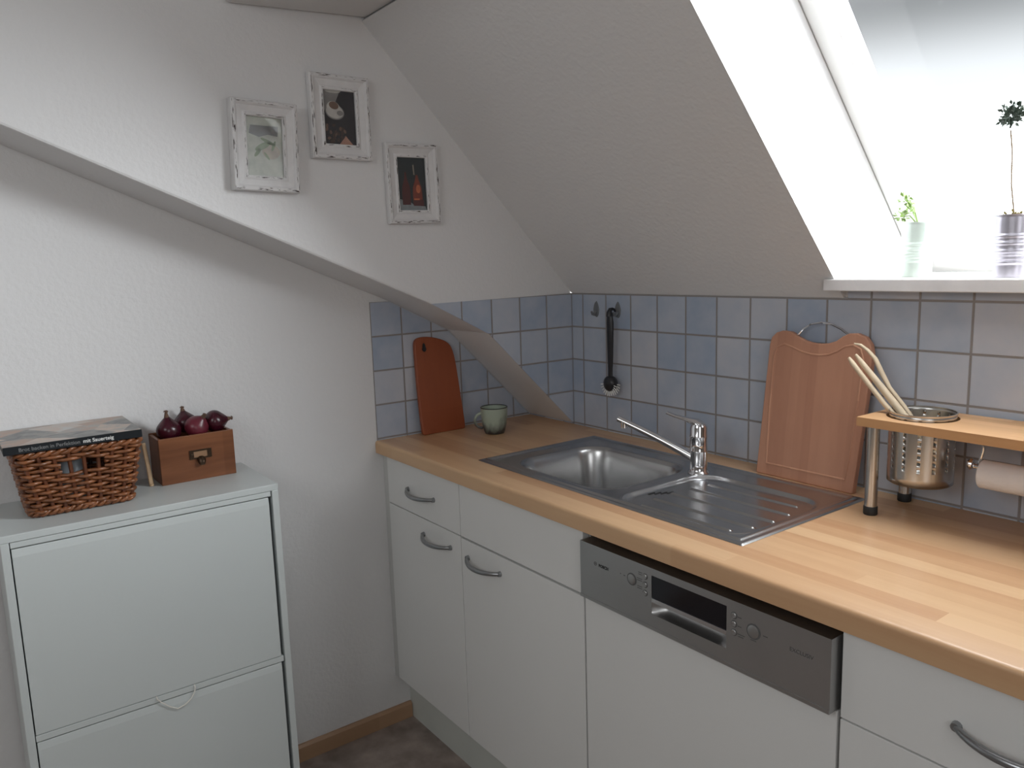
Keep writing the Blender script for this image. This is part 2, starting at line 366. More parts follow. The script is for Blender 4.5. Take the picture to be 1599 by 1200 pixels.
# roof window
wn = MB(); GD = .285
def slab(mb, x0, x1, sa, sb, d0, d1): mb.prism([on_slope(sa, d0), on_slope(sb, d0), on_slope(sb, d1), on_slope(sa, d1)], x0, x1, 0)
GB = -.165  # lower end of sash along the slope
slab(wn, OX0, OX0 + .056, GB, ST, .268, .33); slab(wn, OX1 - .056, OX1, GB, ST, .268, .33)
slab(wn, OX0, OX1, ST - .06, ST, .268, .33); slab(wn, OX0, OX1, GB - .03, GB + .03, .268, .33)
w1 = struct(wn.build('window_1', M['winframe'], bevel=.003), 'white roof window frame in the sloped ceiling', 'window')
sl = MB(); slab(sl, OX0 - .001, OX0 + .0016, GB, ST, .2665, .268); sl.build('seal', M['seal'], w1)
pn = MB(); slab(pn, OX0 + .05, OX1 - .05, GB + .02, ST - .05, .30, .304); pn.build('pane', M['pane'], w1)
# sill
struct(MB().box(.918, 1.80, -.050, .004, 1.3935, 1.4195).box(OX0, OX1, .004, .415, 1.3765, 1.4195).build('trim_1', M['sill'], bevel=.002), 'pale stone window sill below the roof window', 'window sill')
# tiles
def poly_slab(pts, x0, x1, m_, lab): return struct(MB().prism(pts, x0, x1, 0).build('trim_2', m_), lab, 'tiles')
struct(MB().box(-RX + .004, 2.6, 0, .0045, ZC, 1.3745).box(.95, 2.6, 0, .0045, 1.3745, 1.3930).build('trim_2', M['tile_b']), 'grey blue tiled splashback behind the sink', 'tiles')
poly_slab([(-.006, ZC + .006), (-.327, 1.2675), (-.524, 1.3695), (-.0, 1.3745), (0, ZC)], 0, .003, M['tile_l'], 'grey blue tiles on the upper wall beside the corner')
poly_slab([(0, ZC), (-.598, ZC), (-.598, 1.3725), (-.533, 1.3715), (-.53, 1.3700), (-.327, 1.2685), (-.003, ZC + .002)], -RX, -RX + .004, M['tile_r'], 'grey blue tiles inside the niche under the overhang')
# skirting
struct(MB().prism([(-RX, 0), (-RX + .014, 0), (-RX + .014, .045), (-RX + .008, .052), (-RX, .052)], -.533, YF, 1).build('baseboard_left', M['baseboard']), 'narrow pine skirting along the left wall', 'skirting')

# ------------------------------------------------------------------ worktop and base units
YD = -.585   # face of the doors
ct = MB()
def prof(y0):
    r = .009; pts = [(y0, ZC - .038)]
    pts += [(-.605, ZC - .038), (-.605, ZC - r)]
    for k in range(1, 6):
        a = PI - k * PI / 2 / 5; pts.append((-.605 + r + r * math.cos(a), ZC - r + r * math.sin(a)))
    pts.append((y0, ZC)); return pts
ct.prism(prof(-.490), -RX + .001, 2.45, 0)
ct.box(-RX + .001, 2.45, -.095, -.0005, ZC - .038, ZC).box(-RX + .001, .205, -.490, -.095, ZC - .038, ZC).box(1.035, 2.45, -.490, -.095, ZC - .038, ZC)
tag(ct.build('worktop', M['counter'], smooth=True, ang=40), 'beech block worktop running along the tiled wall', 'worktop')
tag(MB().box(-RX + .001, 2.45, -.531, -.515, 0, .160).build('plinth', M['plinth']), 'grey plinth board below the kitchen units', 'plinth')

def handle(parent, xc, z, L=.152, name='handle'):
    mb = MB(); pts = []; k = 16
    for i in range(k + 1):
        t = -1 + 2 * i / k; pts.append((xc + t * L / 2 * .96, YD - .004 - .027 * (1 - t * t) ** .85, z - .003 * (1 - t * t)))
    mb.tube(pts, [.0048 + .0018 * (1 - (2 * i / k - 1) ** 2) for i in range(k + 1)], 10)
    for s_ in (-1, 1): mb.tube([(xc + s_ * L / 2 * .96, YD + .0005, z), (xc + s_ * L / 2 * .96, YD - .008, z)], [.0075, .0062], 12)
    return mb.build(name, M['handle'], parent, smooth=True, ang=50)
ZT, ZG, ZB = .9055, .754, .166
def cabinet(x0, x1, label, drawer=True, dh=True, hx=None, hzd=.823, hzl=.705, door_h=None, gap=.003, fill=None, second_drawer=False):
    t = thing('base_cabinet', label, 'cabinet', ((x0 + x1) / 2, -.3, .16), 'white kitchen base units')
    b = MB(); T = .016
    b.box(x0, x0 + T, YD + .021, -.03, .16, .905).box(x1 - T, x1, YD + .021, -.03, .16, .905).box(x0 + T, x1 - T, YD + .021, -.03, .16, .176).box(x0 + T, x1 - T, -.038, -.03, .176, .76)
    if fill: b.box(fill, x0, YD + .004, YD + .021, .16, .905)
    b.build('body', M['white_edge'], t)
    if not second_drawer:
        d = MB().box(x0 + .0015, x1 - .0015, YD, YD + .019, ZB, ZG - gap).build('door', M['white'], t, bevel=.0012)
        if hx is not None: handle(d, hx, hzl)
    else:
        d = MB().box(x0 + .0015, x1 - .0015, YD, YD + .019, .46, ZG - gap).build('drawer', M['white'], t, bevel=.0012)
        handle(d, hx, .69)
        d = MB().box(x0 + .0015, x1 - .0015, YD, YD + .019, ZB, .457).build('drawer', M['white'], t, bevel=.0012)
        handle(d, hx, .39)
    d = MB().box(x0 + .0015, x1 - .0015, YD, YD + .019, ZG, ZT).build('drawer' if dh else 'front_panel', M['white'], t, bevel=.0012)
    if dh: handle(d, dh if isinstance(dh, float) else (x0 + x1) / 2, hzd)
    return t
cabinet(-.207, .203, 'narrow white cabinet with drawer in the left corner of the worktop run', dh=-.004, hx=.077, fill=-RX + .001)
cabinet(.203, .7006, 'white sink cabinet with blank top panel left of the dishwasher', dh=None, hx=.310, hzl=.702, gap=.006)
cabinet(1.3025, 1.8025, 'white cabinet with long handled drawer right of the dishwasher', dh=1.549, hzd=.824, hx=1.549, second_drawer=True)
cabinet(1.8035, 2.4035, 'white cabinet at the right end of the worktop run', dh=2.1, hx=1.9)

# ------------------------------------------------------------------ dishwasher
X0, X1, YP = .7155, 1.2985, -.607
dw = thing('dishwasher', 'built-in dishwasher with steel control panel and white door front', 'dishwasher', (1.0, -.3, .1))
MB().box(.706, 1.297, -.555, -.04, .165, .862).build('body', M['dwdark'], dw)
MB().box(.7045, 1.2985, YD, YD + .018, ZB, .7605).build('door', M['white'], dw, bevel=.0012)
HX0, HX1, HZ0, HZ1 = .922, 1.100, .7955, .8745
p = MB().box(X0, HX0, YP, YP + .024, .764, .889).box(HX1, X1, YP, YP + .024, .764, .889).box(HX0, HX1, YP, YP + .024, HZ1, .889).box(HX0, HX1, YP, YP + .024, .764, HZ0)
p.box(X0, X1, YP + .024, -.556, .764, .889)
# welded front skin is left sharp; small lip at the bottom edge
p.box(X0, X1, YP - .0015, YP, .764, .7705)
pan = p.build('control_panel', M['dwsteel'], dw)
MB().box(HX0 + .0005, HX1 - .0005, YP + .001, YP + .010, .8285, HZ1 - .0005).build('display', M['display'], dw)
MB().box(HX0, HX1, YP - .0005, YP + .006, .8205, .8285).build('trim_bar', M['btn'], dw)
hr = MB(); k = 20; vs = []; fs = []
for j, (zz, dd) in enumerate(((.8205, .022), (.812, .024), (.802, .020), (.797, .006), (.7955, .0))):
    for i in range(k + 1):
        u = i / k; e = min(1, min(u, 1 - u) / .16); e = math.sin(e * PI / 2)
        vs.append((HX0 + (HX1 - HX0) * u, YP + .0005 + dd * e * .95, zz))
for j in range(4):
    for i in range(k): fs.append((j * (k + 1) + i, j * (k + 1) + i + 1, (j + 1) * (k + 1) + i + 1, (j + 1) * (k + 1) + i))
hr.add(vs, fs); hr.build('grip_recess', M['dwsteel'], dw, smooth=True, ang=80)
def button(x, z, r):
    rot = Matrix.Rotation(PI / 2, 3, 'X')
    b = MB(); b.lathe([(r * 1.22, 0), (r * 1.22, .0006), (r * 1.0, .0006)], (x, YP, z), 24, rot=rot); b.mi = 1
    b.lathe([(r * .98, .0), (r * .98, .0016), (r * .8, .0024), (0.0001, .0020)], (x, YP, z), 24, rot=rot)
    b.build('button', [M['inkg'], M['dwsteel']], dw, smooth=True)
for z in (.867, .850, .833): button(.9055, z, .0052)
for z in (.863, .8475, .832): button(1.116, z, .0052)
button(.869, .850, .0105); button(1.156, .848, .0115)
tx = ((1, 0, 0), (0, 0, 1))
text_mesh('BOSCH', .0088, 'logo', M['ink'], dw, (1, 0, 0), (0, 0, 1), (.773, YP - .0001, .8465), bold=.00035)
lg = MB(); rot = Matrix.Rotation(PI / 2, 3, 'X')
lg.lathe([(.0034, 0), (.0034, .0004), (.0042, .0004), (.0042, 0)], (.763, YP, .8503), 24, rot=rot, closed=True)
lg.box(.7612, .7620, YP - .0004, YP, .8480, .8526).box(.7640, .7648, YP - .0004, YP, .8480, .8526).box(.7620, .7640, YP - .0004, YP, .8500, .8506)
lg.build('logo', M['inkg'], dw)
text_mesh('EXCLUSIV', .0098, 'lettering', M['inkg'], dw, (1, 0, 0), (0, 0, 1), (1.2255, YP - .0001, .8425))
for (x, z, w) in ((.887, .871, .010), (.887, .867, .010), (.883, .858, .014), (.883, .854, .014), (.884, .842, .013), (.884, .838, .013), (.846, .851, .005), (.836, .852, .003),
                  (1.1235, .8625, .008), (1.1235, .846, .008), (1.1235, .832, .015), (1.125, .828, .011), (1.150, .832, .012), (1.175, .848, .009)):
    MB().box(x, x + w, YP - .0002, YP, z - .0008, z + .0008).build('printed_mark', M['inkg'], dw)

# ------------------------------------------------------------------ sink
def smooth(a, b, x):
    t = max(0, min(1, (x - a) / (b - a))); return t * t * (3 - 2 * t)
def rr(x, y, cx, cy, hx, hy, r):
    qx = abs(x - cx) - hx + r; qy = abs(y - cy) - hy + r
    return math.hypot(max(qx, 0), max(qy, 0)) + min(max(qx, qy), 0) - r
SX0, SX1, SY0, SY1 = .186, 1.056, -.508, -.080
def sink_h(x, y):
    e = min(x - SX0, SX1 - x, y - SY0, SY1 - y)
    h = .0005 + .0030 * smooth(0, .005, e) + .0030 * smooth(.011, .019, e) - .0045 * smooth(.020, .032, e)
    d = rr(x, y, .457, -.310, .182, .150, .075)          # basin
    if d < .012:
        h += .0015 * smooth(.014, .006, d) - .006 * smooth(.007, -.002, d)
        h -= .150 * smooth(.0, -.038, d) + .006 * smooth(-.03, -.16, d)
    dd = rr(x, y, .853, -.325, .167, .155, .06)          # drainer
    h += .0015 * smooth(.012, .004, dd) - .0085 * smooth(.005, -.010, dd)
    if dd < -.012:
        for (xa, ya, xb, yb) in GR:
            L = math.hypot(xb - xa, yb - ya); t = ((x - xa) * (xb - xa) + (y - ya) * (yb - ya)) / L / L; t = max(0, min(1, t))
            q = math.hypot(x - xa - t * (xb - xa), y - ya - t * (yb - ya))
            if q < .0065: h += .0036 * (1 - (q / .0065) ** 2) ** 2
    return h
GR = [(.750, -.225, .978, -.221), (.742, -.281, .998, -.279), (.736, -.340, 1.003, -.339), (.738, -.400, .997, -.399), (.752, -.455, .978, -.445)]
sk = thing('kitchen_sink', 'stainless steel inset sink with basin and grooved drainer', 'sink', (.62, -.29, ZC))
nx, ny = 340, 168; vs = []; fs = []
for j in range(ny + 1):
    y = SY0 + (SY1 - SY0) * j / ny
    for i in range(nx + 1):
        x = SX0 + (SX1 - SX0) * i / nx; vs.append((x, y, ZC + sink_h(x, y)))
for j in range(ny):
    for i in range(nx):
        a = j * (nx + 1) + i; fs.append((a, a + 1, a + nx + 2, a + nx + 1))
so = MB().add(vs, fs).build('sink_plate', M['steel'], sk, smooth=True, ang=80)
MB().lathe([(.040, 0), (.040, .002), (.034, .004), (.030, .001), (.0001, .000)], (.457, -.300, ZC - .1625), 32).build('drain', M['chrome'], sk, smooth=True)
ov = MB()
for k in range(4): ov.box(.7015 + k * .008, .7050 + k * .008, -.385 + k * .012, -.365 + k * .012, ZC - .0052, ZC - .0036)
ov.build('overflow_slots', M['dwdark'], sk)

# faucet
fc = thing('kitchen_faucet', 'chrome single lever mixer tap on the sink', 'faucet', (.672, -.176, ZC))
fx, fy, fz = .673, -.176, ZC
b = MB(); b.lathe([(.027, .002), (.0270, .004), (.0235, .007), (.0215, .012), (.0212, .055), (.0222, .057), (.0222, .060), (.0214, .062), (.0214, .092), (.0225, .094), (.0225, .097), (.0215, .099), (.0212, .118), (.018, .126), (.0001, .129)], (fx, fy, fz), 40)
b.build('faucet_body', M['chrome'], fc, smooth=True, ang=50)
s = MB(); P0 = Vector((fx - .012, fy - .006, fz + .040)); P1 = Vector((.480, -.262, 1.069))
pts = [P0.lerp(P1, i / 12) + Vector((0, 0, .003 * math.sin(PI * i / 12))) for i in range(13)]
s.tube(pts, [.0135 - .004 * i / 12 for i in range(13)], 16, flat=((0, 0, 1), .8))
s.tube([P1 + Vector((.016, .006, -.006)), P1 + Vector((.016, .006, -.022))], [.0095, .0090], 20)
s.build('spout', M['chrome'], fc, smooth=True, ang=50)
lv = MB(); Q0 = Vector((fx + .010, fy + .004, fz + .118)); Q1 = Vector((.596, -.206, 1.093))
lv.tube([Q0, Q0.lerp(Q1, .22) + Vector((0, 0, .006)), Q0.lerp(Q1, .45) + Vector((0, 0, .004)), Q0.lerp(Q1, .75), Q1], [.017, .018, .012, .0085, .0075], 14, flat=((0, 0, 1), .45))
lv.build('lever', M['chrome'], fc, smooth=True, ang=60)

# ------------------------------------------------------------------ things on the worktop, left
def leaning(pts, X, thick, n, name, mats, parent, bevel=.003):
    """board outline given as 3-D points on its front face, thickness along -n"""
    n = Vector(n).normalized(); k = len(pts); a = [Vector(p_) for p_ in pts]; vs = a + [p_ - n * thick for p_ in a]
    fs = [list(range(k)), list(range(k, 2 * k))[::-1]] + [(i, (i + 1) % k, k + (i + 1) % k, k + i) for i in range(k)]
    return MB().add(vs, fs).build(name, mats, parent, bevel=bevel)
def chaikin(p_, it=2):
    for _ in range(it):
        q = []
        for i in range(len(p_)):
            a, b_ = Vector(p_[i]), Vector(p_[(i + 1) % len(p_)]); q += [a * .75 + b_ * .25, a * .25 + b_ * .75]
        p_ = q
    return p_
b1 = thing('cutting_board', 'reddish brown cutting board with hanging hole leaning in the tiled niche', 'cutting board', (-.2, -.38, ZC))
yz = [(-.462, 1.205), (-.460, 1.246), (-.440, 1.256), (-.40, 1.254), (-.345, 1.238), (-.322, 1.212), (-.313, 1.150), (-.305, 1.03), (-.300, .972), (-.300, .9465), (-.315, .9465), (-.440, .9465), (-.458, .9465), (-.460, .965), (-.463, 1.09)]
def bx(z): return -.193 - (z - .946) * .0888
n1 = Vector((1, 0, .0888)).normalized()
brd = leaning(chaikin([(bx(z), y, z) for y, z in yz], 2), 0, .014, n1, 'board', M['board1'], b1, .003)
hl = MB(); pts = []
for i in range(14):
    a = 2 * PI * i / 14; y = -.428 + .0075 * math.cos(a) * (1.2 if math.sin(a) < 0 else .8); z = 1.222 + .014 * math.sin(a); pts.append((bx(z) + .0004, y, z))
hl.add(pts, [list(range(14))]); hl.build('hanging_hole', M['dwdark'], b1)
mg = thing('mug', 'grey green glazed mug standing in the tiled niche', 'mug', (-.068, -.272, ZC))
mc = (0, 0, 0)
pf = [(.026, 0), (.030, .001), (.0335, .010), (.0385, .030), (.0415, .055), (.0425, .078), (.0427, .0835), (.0405, .0835), (.0395, .075), (.0385, .05), (.034, .022), (.026, .010), (.0001, .009)]
mbod = MB().lathe(pf, (0, 0, 0), 40).build('mug_body', M['mug'], mg, smooth=True, ang=60); mbod.matrix_parent_inverse = Matrix.Identity(4)
rm = MB().lathe([(.0430, .0825), (.0432, .0838), (.0418, .0850), (.0403, .0838), (.0403, .0825)], (0, 0, 0), 40, closed=True).build('rim', M['mugrim'], mg, smooth=True); rm.matrix_parent_inverse = Matrix.Identity(4)
hd = MB(); dirv = Vector((-.42, -.90, 0)).normalized(); pts = []
for i in range(13):
    a = PI * (.5 - i / 12 * 1.0); pts.append(dirv * (.037 + .025 * math.cos(a)) + Vector((0, 0, .043 + .024 * math.sin(a))))
hd.tube(pts, .0045, 10, flat=((0, 0, 1), .9)); ho = hd.build('mug_handle', M['mug'], mg, smooth=True); ho.matrix_parent_inverse = Matrix.Identity(4)

# hooks and dish brush
def hook(x, lab, z=1.329):
    t = MB(); n_ = 24; vs = []
    prof_ = [(0, .0), (.25, .18), (.5, .42), (.7, .72), (.88, .94), (1, 1)]
    pts = []
    for i in range(n_):
        a = 2 * PI * i / n_; w = .0125 * math.sin(a); h = .025 * math.cos(a); w *= (1.0 - .38 * max(0, math.cos(a))); pts.append((x + w, z + h - .002))
    vs = [(a, -.0002, c) for a, c in pts] + [(x + (a - x) * .8, -.0042, z + (c - z) * .85) for a, c in pts]
    t.add(vs, [list(range(n_)), list(range(n_, 2 * n_))[::-1]] + [(i, (i + 1) % n_, n_ + (i + 1) % n_, n_ + i) for i in range(n_)])
    t.tube([(x, -.003, z - .010), (x, -.012, z - .018), (x, -.017, z - .017), (x, -.021, z - .008)], [.0055, .005, .0042, .0036], 10)
    return tag(t.build('adhesive_hook', M['hook'], smooth=True, ang=40), lab, 'hook')
hook(.118, 'empty grey adhesive hook nearest the corner')
hook(.213, 'grey adhesive hook holding the black dish brush')
br = thing('dish_brush', 'black dish brush with white bristles hanging from a tile hook', 'brush', (.208, -.03, 1.32))
t = MB(); t.tube([(.2135, -.0125, 1.3235), (.2135, -.0165, 1.329), (.2130, -.0235, 1.3315), (.2120, -.031, 1.330), (.2115, -.0345, 1.322), (.2115, -.034, 1.31)], [.0035, .004, .0045, .0065, .0085, .0105], 10)
t.tube([(.2115, -.033, 1.313), (.2135, -.034, 1.29), (.2135, -.034, 1.24), (.213, -.034, 1.19), (.2125, -.034, 1.15), (.212, -.034, 1.125)], [.0105, .0132, .0122, .0108, .0090, .0090], 12, flat=((0, 1, 0), .6))
t.build('brush_handle', M['black'], br, smooth=True, ang=50)
h = MB(); rot = Matrix.Rotation(PI / 2, 3, 'X')
h.lathe([(.016, -.015), (.0225, -.009), (.0245, 0), (.0235, .008), (.017, .014), (.0001, .017)], (.212, -.033, 1.106), 28, rot=rot); h.build('brush_head', M['black'], br, smooth=True, ang=50)
t = MB()
for i in range(12):
    a = PI + PI * (i + .5) / 12
    for dy in (-.007, .005):
        aa = a + (.08 if dy > 0 else -.02); c_, s_ = math.cos(aa), math.sin(aa); t.tube([(.212 + .021 * c_, -.033 + dy, 1.106 + .021 * s_), (.212 + .0345 * c_, -.033 + dy * 1.2, 1.106 + .0375 * s_)], [.0019, .0014], 5)
bo = t.build('bristles', M['bristle'], br); bo['kind'] = 'stuff'

# ------------------------------------------------------------------ bamboo board behind the sink
b2 = thing('cutting_board', 'large bamboo cutting board with steel wire handle leaning on the tiles', 'cutting board', (.89, -.05, ZC))
def by(z): return -.069 + (z - .946) * .1134
n2 = Vector((0, -1, .1134)).normalized()
xz = [(.763, .9465), (.766, 1.08), (.770, 1.262), (.774, 1.280), (.786, 1.292), (.803, 1.2975), (.824, 1.2965), (.842, 1.287), (.858, 1.2795), (.880, 1.274), (.902, 1.2725), (.924, 1.2745), (.943, 1.281), (.957, 1.292), (.972, 1.2995), (.992, 1.301), (1.011, 1.294), (1.024, 1.278), (1.030, 1.255), (1.028, 1.18), (1.021, 1.04), (1.016, .9465)]
leaning([(x, by(z), z) for x, z in xz], 0, .018, n2, 'board', M['board2'], b2, .003)
g = MB(); gl = [(.790, .975), (.786, 1.10), (.785, 1.235), (.793, 1.258), (.812, 1.2655), (.832, 1.260), (.853, 1.2525), (.880, 1.247), (.905, 1.246), (.928, 1.249), (.948, 1.258), (.966, 1.270), (.985, 1.274), (1.003, 1.266), (1.011, 1.245), (1.008, 1.15), (1.001, 1.03), (.996, .975)]
g.tube([Vector((x, by(z), z)) - n2 * .0012 for x, z in gl + [gl[0]]], .0030, 8, cap=False); g.build('juice_groove', M['groove'], b2, smooth=True)
w = MB(); pts = [(.838, 1.286), (.852, 1.302), (.872, 1.3145), (.898, 1.320), (.925, 1.3165), (.948, 1.307), (.968, 1.294)]
pp = []
for i in range(len(pts) - 1):
    for k in range(3): a, c_ = Vector(pts[i]), Vector(pts[i + 1]); pp.append(a.lerp(c_, k / 3))
pp.append(Vector(pts[-1]))
w.tube([(q.x, by(q.y) + .009, q.y) for q in pp], .0028, 8); w.build('wire_handle', M['chrome'], b2, smooth=True)

# ------------------------------------------------------------------ small worktop shelf
ZS = 1.148
sh = thing('worktop_shelf', 'small wooden shelf on steel tube legs standing on the worktop', 'shelf', (1.5, -.1, ZC))
CX, CY, CR = 1.172, -.092, .061
s = MB(); Xa, Xb, Ya, Yb = 1.084, 1.92, -.182, -.010; n_ = 48
def sqpt(a):
    c_, s_ = math.cos(a), math.sin(a); x0_, x1_, y0_, y1_ = Xa - CX, 1.262 - CX, Ya - CY, Yb - CY
    tx_ = (x1_ / c_) if c_ > 1e-6 else (x0_ / c_ if c_ < -1e-6 else 1e9); ty_ = (y1_ / s_) if s_ > 1e-6 else (y0_ / s_ if s_ < -1e-6 else 1e9)
    q = min(tx_, ty_); return (CX + q * c_, CY + q * s_)
angs = sorted([2 * PI * i / n_ for i in range(n_)] + [math.atan2(y - CY, x - CX) % (2 * PI) for x in (Xa, 1.262) for y in (Ya, Yb)])
k = len(angs); vi = []; 
for zz in (ZS, ZS - .018):
    vi += [(CX + (CR + .005) * math.cos(a), CY + (CR + .005) * math.sin(a), zz) for a in angs] + [(*sqpt(a), zz) for a in angs]
fs = []
for i in range(k):
    j = (i + 1) % k
    fs += [(i, j, k + j, k + i), (2 * k + i, 3 * k + i, 3 * k + j, 2 * k + j), (i, 2 * k + i, 2 * k + j, j), (k + i, k + j, 3 * k + j, 3 * k + i)]
s.add(vi, fs); s.box(1.262, Xb, Ya, Yb, ZS - .018, ZS)
s.build('shelf_board', M['shelf'], sh)
for (x, y) in ((1.111, -.164), (1.112, -.029), (1.895, -.164), (1.895, -.029)):
    l = MB().lathe([(.0122, ZC + .014), (.0122, ZS - .0185)], (x, y, 0), 28).build('leg', M['brushed'], sh, smooth=True)
    MB().lathe([(.0128, ZC + .0002), (.0138, ZC + .002), (.0138, ZC + .0165), (.0128, ZC + .018)], (x, y, 0), 28).build('foot_cap', M['rubber'], l, smooth=True)
# utensil holder
hd = thing('utensil_holder', 'perforated steel utensil pot hung through the shelf hole', 'utensil holder', (CX, CY, 1.02))
m_ = MB(); NC, Z0, Z1 = 56, 1.016, 1.1585; rows = [Z0, 1.030] + [1.030 + .0135 * i for i in range(1, 10)] + [Z1]
def cp(a, z): return (CX + CR * math.cos(a), CY + CR * math.sin(a), z)
for ri in range(len(rows) - 1):
    za, zb = rows[ri], rows[ri + 1]
    for c_ in range(NC):
        a0, a1 = 2 * PI * c_ / NC, 2 * PI * (c_ + 1) / NC
        if 2 <= ri <= 9 and c_ % 4 == 1:
            am, zm, hr_ = (a0 + a1) / 2, (za + zb) / 2, .0029; n_ = 12
            cor = [(a0, za), (a1, za), (a1, zb), (a0, zb)]
            vs = [cp(*q) for q in cor] + [cp(am + hr_ / CR * math.cos(-3 * PI / 4 + 2 * PI * i / n_), zm + hr_ * math.sin(-3 * PI / 4 + 2 * PI * i / n_)) for i in range(n_)]
            f_ = []
            for s_ in range(4):
                ring = [4 + (s_ * 3 + q) % n_ for q in range(4)]
                f_.append([s_, (s_ + 1) % 4] + ring[::-1])
            m_.add(vs, f_)
        else: m_.add([cp(a0, za), cp(a1, za), cp(a1, zb), cp(a0, zb)], [(0, 1, 2, 3)])
m_.lathe([(CR, Z0 + .0002), (CR - .004, Z0 - .003), (.0001, Z0 - .003)], (CX, CY, 0), NC)
o = m_.build('holder_body', M['brushed'], hd, smooth=True, ang=60, merge=.00005)
mo = o.modifiers.new('solid', 'SOLIDIFY'); mo.thickness = .0008
MB().lathe([(CR - .001, Z1 - .002), (CR + .0012, Z1 - .002), (CR + .0014, Z1 + .001), (CR - .001, Z1 + .001)], (CX, CY, 0), 64, closed=True).build('rim', M['brushed'], hd, smooth=True)
# wooden utensils: each from inside the pot up and out to the left
def stick(name, label, cat, pts, rs, flat=None):
    return tag(MB().tube(pts, rs, 12, flat=flat).build(name, M['spoon'], smooth=True, ang=60), label, cat)
stick('wooden_spoon', 'thick pale wooden utensil handle, the front one leaning left', 'wooden utensil', [(1.033, -.105, 1.264), (1.043, -.104, 1.252), (1.075, -.102, 1.216), (1.110, -.100, 1.177), (1.147, -.098, 1.136), (1.205, -.095, 1.071), (1.222, -.092, 1.028)], [.0025, .0050, .0066, .0074, .0076, .0072, .006])
stick('wooden_spoon', 'thinner pale wooden utensil lying lowest in the leaning bunch', 'wooden utensil', [(1.022, -.112, 1.257), (1.030, -.112, 1.247), (1.066, -.110, 1.206), (1.100, -.108, 1.168), (1.133, -.104, 1.134), (1.180, -.098, 1.080), (1.205, -.100, 1.030)], [.003, .0052, .0052, .0052, .0055, .0055, .005])
stick('wooden_spatula', 'pale wooden spatula with a curved thin tip, behind the two straight handles', 'wooden utensil', [(1.012, -.075, 1.283), (1.026, -.074, 1.281), (1.042, -.073, 1.270), (1.058, -.072, 1.254), (1.072, -.072, 1.228), (1.092, -.074, 1.196), (1.125, -.074, 1.160), (1.160, -.074, 1.116), (1.202, -.072, 1.060), (1.213, -.074, 1.028)], [.002, .0035, .0045, .0055, .0062, .0055, .0055, .0055, .0055, .005], flat=((.7, 0, .7), .8))
# paper roll and its chrome holder under the shelf
kr = thing('paper_towel_holder', 'chrome wire roll holder fixed below the wooden shelf', 'roll holder', (1.4, -.1, 1.08))
a = MB(); a.tube([(1.292, -.10, ZS - .0182), (1.291, -.10, 1.10), (1.288, -.10, 1.085), (1.284, -.10, 1.073)], .0028, 8)
a.tube([(1.268, -.10, 1.068), (1.60, -.10, 1.068)], .0045, 10); a.tube([(1.560, -.10, ZS - .0182), (1.560, -.10, 1.068)], .0028, 8)
a.build('rod', M['chrome'], kr, smooth=True)
rot = Matrix.Rotation(PI / 2, 3, 'Y')
MB().lathe([(.002, -.006), (.009, -.004), (.0115, 0), (.009, .004), (.004, .006)], (1.271, -.10, 1.071), 20, rot=rot).build('end_knob', M['chrome'], kr, smooth=True)
tag(MB().lathe([(.017, 0), (.0245, 0), (.0270, .002), (.0270, .248), (.0245, .25), (.017, .25)], (1.290, -.10, 1.0555), 40, rot=rot, closed=True).build('paper_towel_roll', M['paper'], smooth=True, ang=50), 'slim white paper towel roll hanging under the small shelf', 'paper roll')

# ------------------------------------------------------------------ pots on the sill
def pot(name, label, cx, cy, r, h, mt, rings):
    t = thing(name, label, 'potted plant', (cx, cy, 1.4195)); z0 = 1.4195
    pr_ = [(r * .86, 0), (r * .88, .002)]
    for i in range(1, 60):
        z = .002 + (h - .004) * i / 60; rad = r * (.88 + .10 * z / h)
        if any(abs(z - q * h) < .0025 for q in rings): rad += .0016
        pr_.append((rad, z))
    pr_ += [(r * 1.0, h - .002), (r * 1.02, h), (r * .97, h), (r * .95, h - .012), (.0001, h - .012)]
    MB().lathe(pr_, (cx, cy, z0), 40).build('pot', mt, t, smooth=True, ang=60)
    return t
def leaves(mb, c, spread, n, size, zf=1.0, sphere=False):
    for i in range(n):
        u = Vector((random.gauss(0, 1), random.gauss(0, 1), random.gauss(0, 1))).normalized()
        q = Vector(c) + Vector((u.x * spread, u.y * spread, u.z * spread * zf)) * (random.uniform(.75, 1) if sphere else random.uniform(.1, 1))
        d = (u + Vector((random.uniform(-.5, .5), random.uniform(-.5, .5), random.uniform(0, .6)))).normalized(); s_ = d.cross(Vector((random.random(), random.random(), random.random()))).normalized(); n3 = d.cross(s_)
        L = size * random.uniform(.7, 1.3); w_ = L * .33
        mb.add([q, q + d * L * .5 + s_ * w_ + n3 * .001, q + d * L, q + d * L * .5 - s_ * w_ + n3 * .001, q + d * L * .5 - n3 * L * .08], [(0, 1, 4), (1, 2, 4), (2, 3, 4), (3, 0, 4)])
p1 = pot('potted_plant', 'small ringed pot with pale green sprigs left on the window sill', 1.058, .085, .034, .118, M['galv2'], (.30, .37, .44, .52, .60))
m_ = MB()
for i in range(9):
    a = random.uniform(PI * .7, PI * 1.6); L = random.uniform(.03, .06); base = Vector((1.058, .085, 1.53)); tip = base + Vector((math.cos(a) * L, math.sin(a) * L * .5, random.uniform(.02, .065)))
    m_.tube([base, base.lerp(tip, .5) + Vector((0, 0, .012)), tip], [.0012, .001, .0008], 5)
    leaves(m_, tip, .010, 7, .013)
m_.build('foliage', M['leaf'], p1)
MB().lathe([(.031, .0), (.031, .003), (.0001, .004)], (1.058, .085, 1.4195 + .104), 24).build('soil', M['soil'], p1)
p2 = pot('potted_plant', 'taller ringed metal pot with a thin stemmed leaf ball on the window sill', 1.262, .050, .037, .121, M['galv'], (.24, .30, .36, .42, .55, .66))
m_ = MB(); leaves(m_, (1.262, .050, 1.4195 + .112), .026, 60, .011, .5); m_.build('moss', M['soil'], p2)
